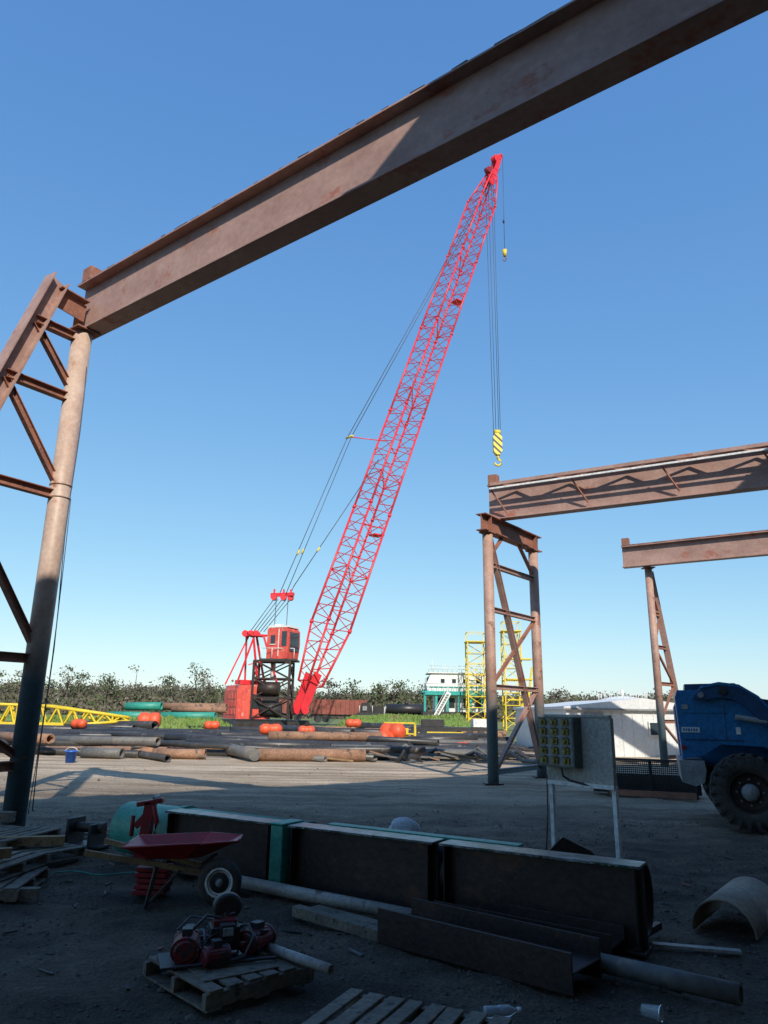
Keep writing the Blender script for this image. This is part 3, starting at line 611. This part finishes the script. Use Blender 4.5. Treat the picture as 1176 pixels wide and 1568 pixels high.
for i in range(900):
    x=random.uniform(-115,75); y=random.uniform(158,195); hh=(6.4+1.8*mn.noise(V((x*.05,0,3))))*random.uniform(.78,1.12); tree(x,y,hh*(1 if x<-20 else .86),.42,random.uniform(1.5,2.5),125)
for x,h in((-66,10.2),(-63.5,8.6),(-52,10.2),(-39.3,10.8),(-37.6,9.4),(-45,8.2),(-75,8.8),(-82,8.4),(-90,9),(-11,7.8),(-6,7.9),(0.5,7.6),(4,7.8),(9,7),(-58,8),(37,6.6)):
    tree(x,156,h,.7,2.0,300)
for i in range(420):
    x=random.uniform(-115,75)
    for j in range(32):
        q=V((x+random.gauss(0,1.6),155+random.uniform(-1,3),abs(random.gauss(0,1.9)))); s=random.uniform(.2,.45); u=V((random.uniform(-1,1),random.uniform(-.3,.3),random.uniform(-1,1))).normalized()*s; v_=u.cross(V((0,1,.3))).normalized()*s
        tl.add([q-u,q+v_,q+u,q-v_],[(0,1,2,3)],random.choice(['fol1','fol2','fol2']))
tl.build(fix=False)

# ------------------------------------------------------------------ foreground: girder + teal pipe
GA=V((-2.3,8.62,0)); GD=V((.851,-.525,0)).normalized(); GN=V((-.525,-.851,0)).normalized()
def gseg(a,b,name='steel_girder'):
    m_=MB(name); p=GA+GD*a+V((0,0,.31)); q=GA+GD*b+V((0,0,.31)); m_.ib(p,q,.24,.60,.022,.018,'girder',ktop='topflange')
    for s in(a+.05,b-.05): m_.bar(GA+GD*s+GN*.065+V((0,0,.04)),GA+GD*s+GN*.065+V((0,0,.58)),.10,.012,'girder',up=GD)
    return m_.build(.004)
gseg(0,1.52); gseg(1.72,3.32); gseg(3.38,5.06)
o=-GN*.28+V((0,0,.31))
tp=MB('teal_pipe'); tp.tube(GA-GD*1.02+o,GA+GD*1.7+o,.285,'teal',32,hollow=.02); tp.tube(GA-GD*1.0+o,GA-GD*.985+o,.26,'teal',32); tp.tube(GA-GD*.12+o,GA-GD*.04+o,.305,'teal',32); tp.build()
tp=MB('steel_pipe'); tp.tube(GA+GD*1.75+o,GA+GD*5.0+o,.27,'girder',32,hollow=.02); tp.build()
tpf=MB('teal_flat_bar'); tpf.bar(GA+GD*2.0-GN*.22+V((0,0,.60)),GA+GD*4.0-GN*.22+V((0,0,.60)),.12,.03,'teal'); tpf.build(.003)
tpc=MB('teal_collar'); c0=GA+GD*1.62; tpc.bar(c0+V((0,0,.05))+GN*.05,c0+V((0,0,.60))+GN*.05,.22,.15,'teal',up=GD); tpc.box(c0+V((0,0,.615)),(.17,.34,.02),'teal',rz=math.atan2(GD.y,GD.x)); tpc.build(.01)
rcx=MB('pipe_clamp'); q=GA-GD*.30+V((0,0,.30))+GN*.12
rcx.bar(q+V((.02,0,.02)),q+V((.05,0,.38)),.10,.12,'redtool'); rcx.bar(q+V((-.10,0,.35)),q+V((.19,0,.40)),.10,.05,'redtool'); rcx.bar(q+V((-.10,0,.12)),q+V((.02,0,.25)),.07,.07,'redtool'); rcx.tube(q+V((-.13,-.02,.02)),q+V((-.13,-.02,.24)),.025,'redtool',8)
rcx.path([q+V((.05,-.05,-.15)),q+V((.13,-.06,0)),q+V((.15,-.06,.18)),q+V((.10,-.05,.34))],.03,'redtool',8)
rcx.tube(q+V((.10,-.1,.43)),q+V((.10,.12,.43)),.018,'hub',8); rcx.box(q+V((0,-.03,-.12)),(.15,.10,.22),'redtool'); rcx.build(.01)

# wheelbarrow
wbw=MB('wheelbarrow'); wbw.X=place(-1.50,7.30,0,4)
top=[(-.80,-.30),(-.12,-.30),(.20,-.17),(.20,.17),(-.12,.30),(-.80,.30)]; bot=[(-.58,-.18),(-.26,-.18),(-.14,-.1),(-.14,.1),(-.26,.18),(-.58,.18)]
n_=6; vs=[(x,y,.53-(.03 if x<-.5 else .0)) for x,y in top]+[(x,y,.385) for x,y in bot]; fs=[(i,(i+1)%n_,n_+(i+1)%n_,n_+i) for i in range(n_)]+[tuple(range(n_,2*n_))]
wbw.add(vs,fs,'redbarrow'); wbw.add([(x*.985-.005,y*.97,z+.006) for x,y,z in vs],[tuple(reversed(f_)) for f_ in fs],'redbarrow')
for i in range(n_): wbw.tube(vs[i],vs[(i+1)%n_],.012,'redbarrow',6)
for sg in(-1,1):
    wbw.bar((.14,sg*.09,.22),(-1.12,sg*.30,.46),.035,.045,'woodnew'); wbw.bar((-.5,sg*.22,.33),(-.56,sg*.25,.0),.03,.03,'blackmet'); wbw.bar((-.30,sg*.19,.29),(-.56,sg*.25,.01),.02,.02,'blackmet'); wbw.bar((-.16,sg*.13,.28),(-.02,sg*.12,.38),.03,.03,'blackmet')
wbw.bar((-.56,-.25,.02),(-.56,.25,.02),.03,.02,'blackmet')
wx,wy=.06,-.17
prof=[(.10,-.035),(.14,-.045),(.175,-.04),(.195,-.015),(.195,.015),(.175,.04),(.14,.045),(.10,.035)]
wbw.tube((wx,wy,.195),(wx,.10,.195),.015,'blackmet',8)
wbw.lathe(prof,'rubber',(wx,wy,.195),'Y',26); wbw.lathe([(.02,-.03),(.09,-.02),(.105,-.036),(.125,-.046),(.125,.036),(.105,.036),(.09,.02),(.02,.03)],'white',(wx,wy,.195),'Y',22)
wbw.lathe([(.001,-.05),(.03,-.05),(.03,.05),(.001,.05)],'hub',(wx,wy,.195),'Y',12)
wbw.lathe([(.035,-.034),(.085,-.028)],'dark',(wx,wy,.195),'Y',20); wbw.build()
bs=MB('brick_stack')
for i in range(5): bs.box((-2.14+random.uniform(-.015,.015),7.55,.025+i*.05),(.30,.22,.040),'redtool',rz=random.uniform(-.08,.08))
bs.build(.006)

def pallet(name,x,y,z,deg,lx,ly,nb=7,k='wood'):
    p=MB(name); p.X=place(x,y,z,deg)
    for s in(-.5,0,.5): p.box((0,s*(ly-.05),.055),(lx,.045,.08),k)
    bw=lx/nb*.74
    for i in range(nb): p.box((-lx/2+(i+.5)*lx/nb+random.uniform(-.01,.01),random.uniform(-.01,.01),.1045),(bw*random.uniform(.85,1.1),ly,.018),k,rz=random.uniform(-.02,.02))
    for i in range(3): p.box((-lx/2+.06+i*(lx-.12)/2,0,.0075),(.1,ly,.014),k)
    return p.build(.003)
pallet('wooden_pallet',-.97,5.33,.0,43.5,.80,.80,6)
pallet('wooden_pallet',.10,4.26,.0,-25,1.0,.9,8)
pallet('wooden_pallet',-3.85,7.55,.0,8,1.1,.95,7); pallet('wooden_pallet',-3.95,7.75,.125,-6,1.0,.9,7); pallet('wooden_pallet',-4.2,9.1,.0,-30,1.2,1.0,8); pallet('wooden_pallet',-4.55,9.3,.125,-12,1.0,1.0,8)
pf=MB('plywood_sheet'); pf.box((-1.0,5.30,.119),(.50,.60,.008),'wood',rz=.6); pf.build()
lm=MB('timber_blocks')
for a,b_,w_ in(((-4.0,7.5,.31),(-3.6,7.7,.31),.09),((-4.1,7.65,.40),(-3.7,7.5,.40),.09),((-3.6,7.2,.05),(-3.1,7.28,.05),.09),((-4.4,8.9,.2),(-3.7,9.2,.18),.1),((-5.0,10.0,.32),(-4.7,9.95,.32),.12)): lm.bar(a,b_,w_,w_,random.choice(['wood','woodnew','wood']))
lm.build(.004)
bk=MB('steel_bracket'); bk.X=place(-3.7,9.9,0,-20); bk.box((0,0,.02),(.6,.3,.03),'blackmet'); bk.box((-.2,0,.18),(.04,.3,.3),'blackmet'); bk.box((.15,0,.15),(.04,.3,.25),'blackmet'); bk.tube((-.3,0,.22),(.25,0,.22),.06,'darksteel',12); bk.build(.005)

# engine pump on pallet
ep=MB('engine_pump'); ep.X=place(-1.03,5.34,.122,20)@Matrix.Diagonal((.95,.9,.80,1))
def motor(x,y,z,deg,L,r_,k='redpump'):
    old=ep.X; ep.X=old@place(x,y,z,deg)
    ep.lathe([(.001,-L/2-.02),(r_*.7,-L/2-.02)],k,(0,0,0),'X',20,False); ep.lathe([(r_*.7,-L/2-.02),(r_,-L/2)],k,(0,0,0),'X',20,False); ep.lathe([(r_,-L/2),(r_,L/2)],k,(0,0,0),'X',20); ep.lathe([(r_,L/2),(r_*.7,L/2+.02),(.001,L/2+.02)],k,(0,0,0),'X',20,False)
    for i in range(16):
        a=i/16*6.283; ep.box((0,math.cos(a)*r_,math.sin(a)*r_),(L*.78,.008,.020),k,R=Matrix.Rotation(a,3,'X'))
    ep.box((0,0,r_+.02),(L*.4,.07,.05),'blackmet'); ep.box((0,0,-r_+.01),(L*.6,r_*1.5,.025),'blackmet')
    for sx_ in(-1,1): ep.tube((sx_*(L/2-.01),0,0),(sx_*(L/2+.01),0,0),r_*1.08,k,20)
    ep.tube((L/2,0,0),(L/2+.07,0,0),.014,'hub',8); ep.X=old
motor(-.24,-.04,.12,80,.22,.09); motor(.25,.02,.11,40,.20,.085); motor(-.06,-.19,.085,12,.15,.065); motor(-.20,.16,.10,5,.16,.07,'blackmet')
ep.box((.02,.06,.13),(.20,.2,.2),'blackmet'); ep.box((.02,.06,.25),(.16,.12,.05),'redpump'); ep.box((.03,-.03,.20),(.10,.1,.12),'blackmet'); ep.box((.03,-.085,.21),(.07,.02,.06),'hub')
ep.lathe([(.001,-.04),(.09,-.04),(.105,-.025),(.105,.025),(.09,.04),(.001,.04)],'blackmet',(.05,.16,.34),'Y',22); ep.lathe([(.04,-.045),(.07,-.045)],'darksteel',(.05,.16,.34),'Y',22); ep.tube((.04,.12,.22),(.04,.14,.3),.03,'blackmet',8)
ep.box((-.1,.0,.012),(.62,.34,.02),'blackmet'); ep.tube((-.32,-.2,.03),(.35,-.2,.03),.013,'blackmet',8); ep.tube((-.32,.2,.03),(.35,.2,.03),.013,'blackmet',8)
ep.path([(.1,.05,.2),(.17,-.06,.25),(.2,-.13,.18),(.13,-.2,.06),(0,-.23,.04),(-.12,-.24,.1)],.011,'black',6); ep.path([(-.2,.02,.22),(-.1,.08,.3),(0,.06,.28)],.012,'black',6); ep.path([(-.3,.1,.2),(-.2,.2,.27),(-.05,.18,.24),(.1,.1,.3)],.009,'cable',6)
for i in range(5): ep.box((.02,.165,.07+i*.03),(.21,.012,.008),'hub')
for i in range(26): ep.tube((random.uniform(-.32,.32),random.uniform(-.2,.2),random.uniform(.05,.2)),(random.uniform(-.32,.32),random.uniform(-.2,.2),random.uniform(.05,.2)),.006,random.choice(['blackmet','hub','redpump','darksteel']),5) if i<9 else ep.box((random.uniform(-.3,.3),random.uniform(-.16,.16),random.uniform(.03,.2)),(random.uniform(.02,.06),.04,.03),random.choice(['blackmet','redpump','darksteel']),rz=random.random())
ep.build(.003)
pipe('short_pipe',(-.74,5.46,.155),(-.28,5.02,.16),.03,'whitepipe')
pipe('white_pipe',(-1.5,7.86,.07),(.44,6.52,.07),.055,'whitepipe',n=20); pipe('white_pipe',(1.42,5.62,.07),(2.22,4.99,.07),.06,'greypipe',n=20)
hb_=MB('steel_channel'); hb_.ib((.14,6.28,.13),(1.36,5.26,.13),.24,.44,.018,.014,'darksteel',up=(.64,.77,0)); hb_.build(.003)
hb_=MB('steel_channel'); hb_.ib((.55,6.75,.10),(1.75,5.85,.10),.18,.3,.014,.012,'darksteel',up=(.6,.8,0)); hb_.build(.003)
tb=MB('timber_beam'); tb.bar((-.70,6.83,.05),(.10,6.10,.05),.09,.08,'wood'); tb.bar((-.55,6.90,.045),(.16,6.28,.045),.12,.05,'wood'); tb.build(.004)

# curled plate on right
rl=MB('rolled_steel_plate'); c=V((2.78,6.45,.0)); ax=V((.60,.80,0)).normalized(); sd=V((ax.y,-ax.x,0))
vs=[];N_=20
for e in(0,1.1):
    for rr in(.25,.235):
        for i in range(N_+1):
            a=math.pi*(1.08*i/N_); vs.append(c+ax*e+sd*(-math.cos(a)*rr)*-1+V((0,0,max(.01,.02+math.sin(a)*rr))))
n1=N_+1; fs=[]
for i in range(N_): fs+=[(i,i+1,2*n1+i+1,2*n1+i),(n1+i,3*n1+i,3*n1+i+1,n1+i+1),(i,n1+i,n1+i+1,i+1),(2*n1+i,2*n1+i+1,3*n1+i+1,3*n1+i)]
rl.add(vs,fs,'concrete',True); rl.box((3.33,6.30,.10),(.42,.35,.16),'concrete',rz=-.3); rl.build()
lp=MB('leaning_steel_plate'); lp.extr([(-.3,0),(.35,0),(.30,.06),(-.05,.22)],-.02,.02,'darksteel')
o_=lp.build(); o_.location=(2.35,9.75,0)
lp=MB('steel_angle'); lp.bar((1.75,5.95,.03),(2.3,6.55,.05),.05,.05,'darksteel'); lp.bar((1.9,5.9,.03),(2.2,6.5,.05),.05,.03,'darksteel'); lp.bar((2.1,6.15,.02),(2.7,6.0,.02),.07,.02,'whitepipe'); lp.build()
sk=MB('white_sack')
vs=[];n_=16
for j in range(7):
    f_=j/6*math.pi/2
    for i in range(n_):
        a=i/n_*6.283; r_=.22*math.cos(f_)*(1+.12*math.sin(a*3+j)); vs.append((.33+r_*math.cos(a),10.5+r_*.8*math.sin(a),.22*math.sin(f_)**.8+.1))
sk.add(vs,[(j*n_+i,j*n_+(i+1)%n_,(j+1)*n_+(i+1)%n_,(j+1)*n_+i) for j in range(6) for i in range(n_)],'rag',True); sk.box((.33,10.5,.05),(.5,.4,.1),'wood'); sk.build()
bt=MB('plastic_bottle'); bt.X=place(.72,4.78,.035,12); bt.lathe([(.001,-.1),(.028,-.1),(.032,-.09),(.032,-.02),(.029,-.015),(.032,-.01),(.032,.05),(.014,.085),(.013,.1),(.001,.1)],'clear',(0,0,0),'X',16); bt.lathe([(.001,.125),(.016,.125),(.016,.1),(.001,.1)],'white',(0,0,0),'X',12); bt.build(fix=False)
bt=MB('plastic_cup'); bt.X=place(1.60,4.80,.04,-35); bt.lathe([(.001,-.05),(.03,-.05),(.042,.06),(.045,.06),(.045,.055),(.038,.05)],'clear',(0,0,0),'X',16); bt.build(fix=False)

# control panel on stand
cp=MB('electrical_panel'); Lp=V((2.17,9.85,0)); Rp=V((2.80,9.10,0)); e=(Rp-Lp).normalized(); nf=V((e.y,-e.x,0)); nf=nf if nf.y<0 else -nf
Wd=(Rp-Lp).length; rzp=math.atan2(e.y,e.x)
cp.box((Lp+Rp)/2+V((0,0,1.26)),(Wd,.03,.82),'panel',rz=rzp)
cp.bar(Lp+V((0,0,1.68)),Rp+V((0,0,1.68)),.06,.03,'panel')
for q in(Lp+e*.03,Rp-e*.03): cp.bar(q-nf*.04-V((0,0,.03)),q-nf*.04+V((0,0,.88)),.055,.055,'white',up=nf); cp.bar(q-nf*.04+V((0,0,.88)),q-nf*.04+V((0,0,1.66)),.05,.05,'panel',up=nf); cp.box(q-nf*.04+V((0,0,.01)),(.14,.14,.015),'panel',rz=rzp)
cp.bar(Lp+V((0,0,.86)),Rp+V((0,0,.86)),.05,.05,'white')
bc=Lp+e*.29+nf*.10; cp.box(bc+V((0,0,1.36)),(.54,.17,.60),'panelbox',rz=rzp); cp.box(bc+nf*.088+V((0,0,1.36)),(.50,.006,.56),'hub',rz=rzp)
for i in range(3):
    for j in range(5):
        p=bc+e*(-.18+i*.17)+nf*.105+V((0,0,1.60-j*.115)); cp.box(p,(.10,.03,.075),'socket',rz=rzp); cp.tube(p+nf*.015,p+nf*.05,.024,'socket',10); cp.box(p+V((0,0,.045))+nf*.02,(.08,.04,.012),'panelbox',rz=rzp)
cp.path([bc+V((0,0,1.06)),bc+V((.02,0,.95)),bc+V((.1,-.02,.9)),Rp-e*.2+V((0,0,.84))],.015,'black',6); cp.path([Lp+nf*.02+V((0,0,.95)),Lp+nf*.03+V((0,0,.5)),Lp+nf*.06+V((-.02,0,.03))],.010,'black',6); cp.build(.004)

mbx=MB('mesh_barrier'); a=V((5.05,16.85,0)); b_=V((6.7,16.2,0))
mbx.bar(a+V((0,0,.07)),b_+V((0,0,.07)),.12,.12,'steelrust'); mbx.bar(a+V((0,0,.76)),b_+V((0,0,.76)),.05,.05,'blackmet')
for t_ in(0,.5,1): p=lerp(a,b_,t_); mbx.bar(p,p+V((0,0,.78)),.06,.06,'blackmet',up=(0,1,0))
for i in range(44): p=lerp(a,b_,i/43); mbx.bar(p+V((0,0,.13)),p+V((0,0,.74)),.012,.012,'blackmet',up=(0,1,0))
for i in range(14): mbx.bar(a+V((0,.01,.16+i*.043)),b_+V((0,.01,.16+i*.043)),.012,.02,'blackmet')
mbx.bar(a+V((-.2,.5,.25)),b_+V((.3,.5,.25)),.5,.4,'darksteel'); mbx.build()

# telehandler
th=MB('telehandler'); th.X=place(4.52,12.35,0,-20)
th.extr([(.40,1.02),(.36,2.0),(.40,2.12),(1.0,2.12),(1.12,1.98),(1.7,1.80),(2.1,1.62),(4.6,1.5),(4.7,.8),(2.0,.7),(1.90,1.05),(1.64,1.24),(1.00,1.26),(.72,1.08)],.32,.75,'blue')
th.extr([(.40,.98),(.36,1.85),(.42,1.98),(.95,1.98),(1.6,1.7),(4.6,1.5),(4.7,.8),(.6,.8)],1.5,2.1,'blue')
th.extr([(.44,1.55),(.40,2.10),(1.0,2.14),(1.3,1.9),(1.3,1.55)],.76,1.49,'blackmet')
th.extr([(.36,.66),(.34,1.0),(.72,1.0),(.74,.85),(.70,.66),(.56,.60)],.25,2.15,'hub')
th.box((2.4,1.15,.75),(4.0,.7,.3),'blackmet')
th.extr([(.50,1.7),(.55,2.24),(1.35,2.26),(1.75,2.0),(5.8,1.4),(5.8,1.0),(1.6,1.6)],.85,1.35,'bluedark')
arc=[(.62,1.98),(.78,2.18),(1.05,2.24),(1.35,2.20),(1.62,2.02),(1.85,1.72),(2.3,1.55),(2.25,1.30),(1.80,1.40),(1.62,1.62),(1.42,1.86),(1.22,1.98),(1.0,2.0),(.8,1.95)]
th.extr(arc,.20,.31,'bluedark'); th.extr([(x,z+.012) for x,z in arc[1:7]]+[(x,z-.035) for x,z in reversed(arc[1:7])],.185,.199,'blue')  # lighter blue strip paints a highlight along the boom arc's upper edge
th.tube((1.1,.14,2.11),(1.1,1.4,2.11),.07,'blackmet',12); th.tube((.76,.17,2.04),(.76,.3,2.04),.05,'hub',10)
th.tube((1.25,.24,1.70),(2.6,.24,1.48),.045,'hub',10); th.tube((1.7,.24,1.62),(2.9,.24,1.42),.07,'blackmet',10)
th.box((.56,.315,1.48),(.28,.012,.085),'white')
for i,wv in enumerate((.035,.03,.04,.03,.035,.03)): th.box((.455+i*.04,.307,1.48),(wv*.75,.01,.045),'blue')
th.box((1.28,.312,1.48),(.07,.012,.11),'white'); th.tube((.43,.30,1.2),(.43,.34,1.2),.04,'redtool',10); th.box((.5,.312,1.85),(.10,.012,.08),'hub')
th.box((.80,.318,1.75),(.70,.006,.012),'bluedark'); th.box((1.10,.318,1.60),(.012,.006,.55),'bluedark'); th.box((.90,.312,1.33),(.9,.012,.02),'bluedark')
th.extr([(2.2,1.2),(2.25,2.3),(2.5,2.6),(3.4,2.6),(3.6,2.0),(3.7,1.2)],1.4,2.2,'blue'); th.extr([(2.35,1.6),(2.4,2.25),(2.55,2.5),(3.3,2.5),(3.45,2.0),(3.5,1.6)],1.38,1.395,'glass')
def wheel(x,y,s):
    R_=.57*s
    th.lathe([(.30*s,-.16),(.36*s,-.21),(.46*s,-.21),(.535*s,-.17),(.545*s,0),(.535*s,.17),(.46*s,.21),(.36*s,.21),(.30*s,.16)],'rubber',(x,y,R_),'Y',40)
    for i in range(22):
        a=i/22*6.283
        for sg in(-1,1):
            aa=a+(.14 if sg>0 else 0); c_=V((x,y+sg*.1,R_))+Matrix.Rotation(-aa,3,'Y')@V((.545*s,0,0)); th.box(c_,(.05,.22,.075),'rubber',R=Matrix.Rotation(-aa,3,'Y')@Matrix.Rotation(sg*.45,3,'X'))
            c2_=V((x,y+sg*.195,R_))+Matrix.Rotation(-aa,3,'Y')@V((.48*s,0,0)); th.box(c2_,(.12,.05,.06),'rubber',R=Matrix.Rotation(-aa,3,'Y'))
    th.lathe([(.06*s,-.17),(.13*s,-.17),(.15*s,-.08),(.26*s,-.10),(.29*s,-.17),(.31*s,-.17),(.31*s,.1)],'darksteel',(x,y,R_),'Y',32)
    th.lathe([(.001,-.22),(.09*s,-.21),(.13*s,-.17),(.14*s,-.05)],'hub',(x,y,R_),'Y',24)
    for i in range(8):
        a=i/8*6.283; th.tube((x+.19*s*math.cos(a),y-.13,R_+.19*s*math.sin(a)),(x+.19*s*math.cos(a),y-.07,R_+.19*s*math.sin(a)),.016,'hub',6)
for x in(1.32,4.1):
    for y in(.12,2.2): wheel(x,y,1.0)
th.build(.006)

# scattered debris
dbm=MB('scrap_debris')
for i in range(40):
    y=random.uniform(5,11); x=random.uniform(-.5,.5)*y; a=random.random()*3.1; l=random.uniform(.03,.16); k=random.choice(['darksteel','steelrust','darksteel','blackmet','greypipe'])
    z=gz(x,y)+.008; dbm.bar((x,y,z),(x+l*math.cos(a),y+l*math.sin(a),z+.01),random.uniform(.01,.025),.012,k)
dbm.path([(-3.4+i*.14,8.3+.08*math.sin(i*1.3),.015) for i in range(9)],.008,'teal',5)
dbm.path([(-4.1+i*.17,10.9+.12*math.sin(i*1.1),.03) for i in range(9)],.02,'whitepipe',6)
for i in range(5): dbm.bar((-4.0+i*.08,10.6+i*.1,.03),(-2.9+i*.1,10.5+i*.05,.03),.03,.03,random.choice(['greypipe','steelrust']))
dbm.build()
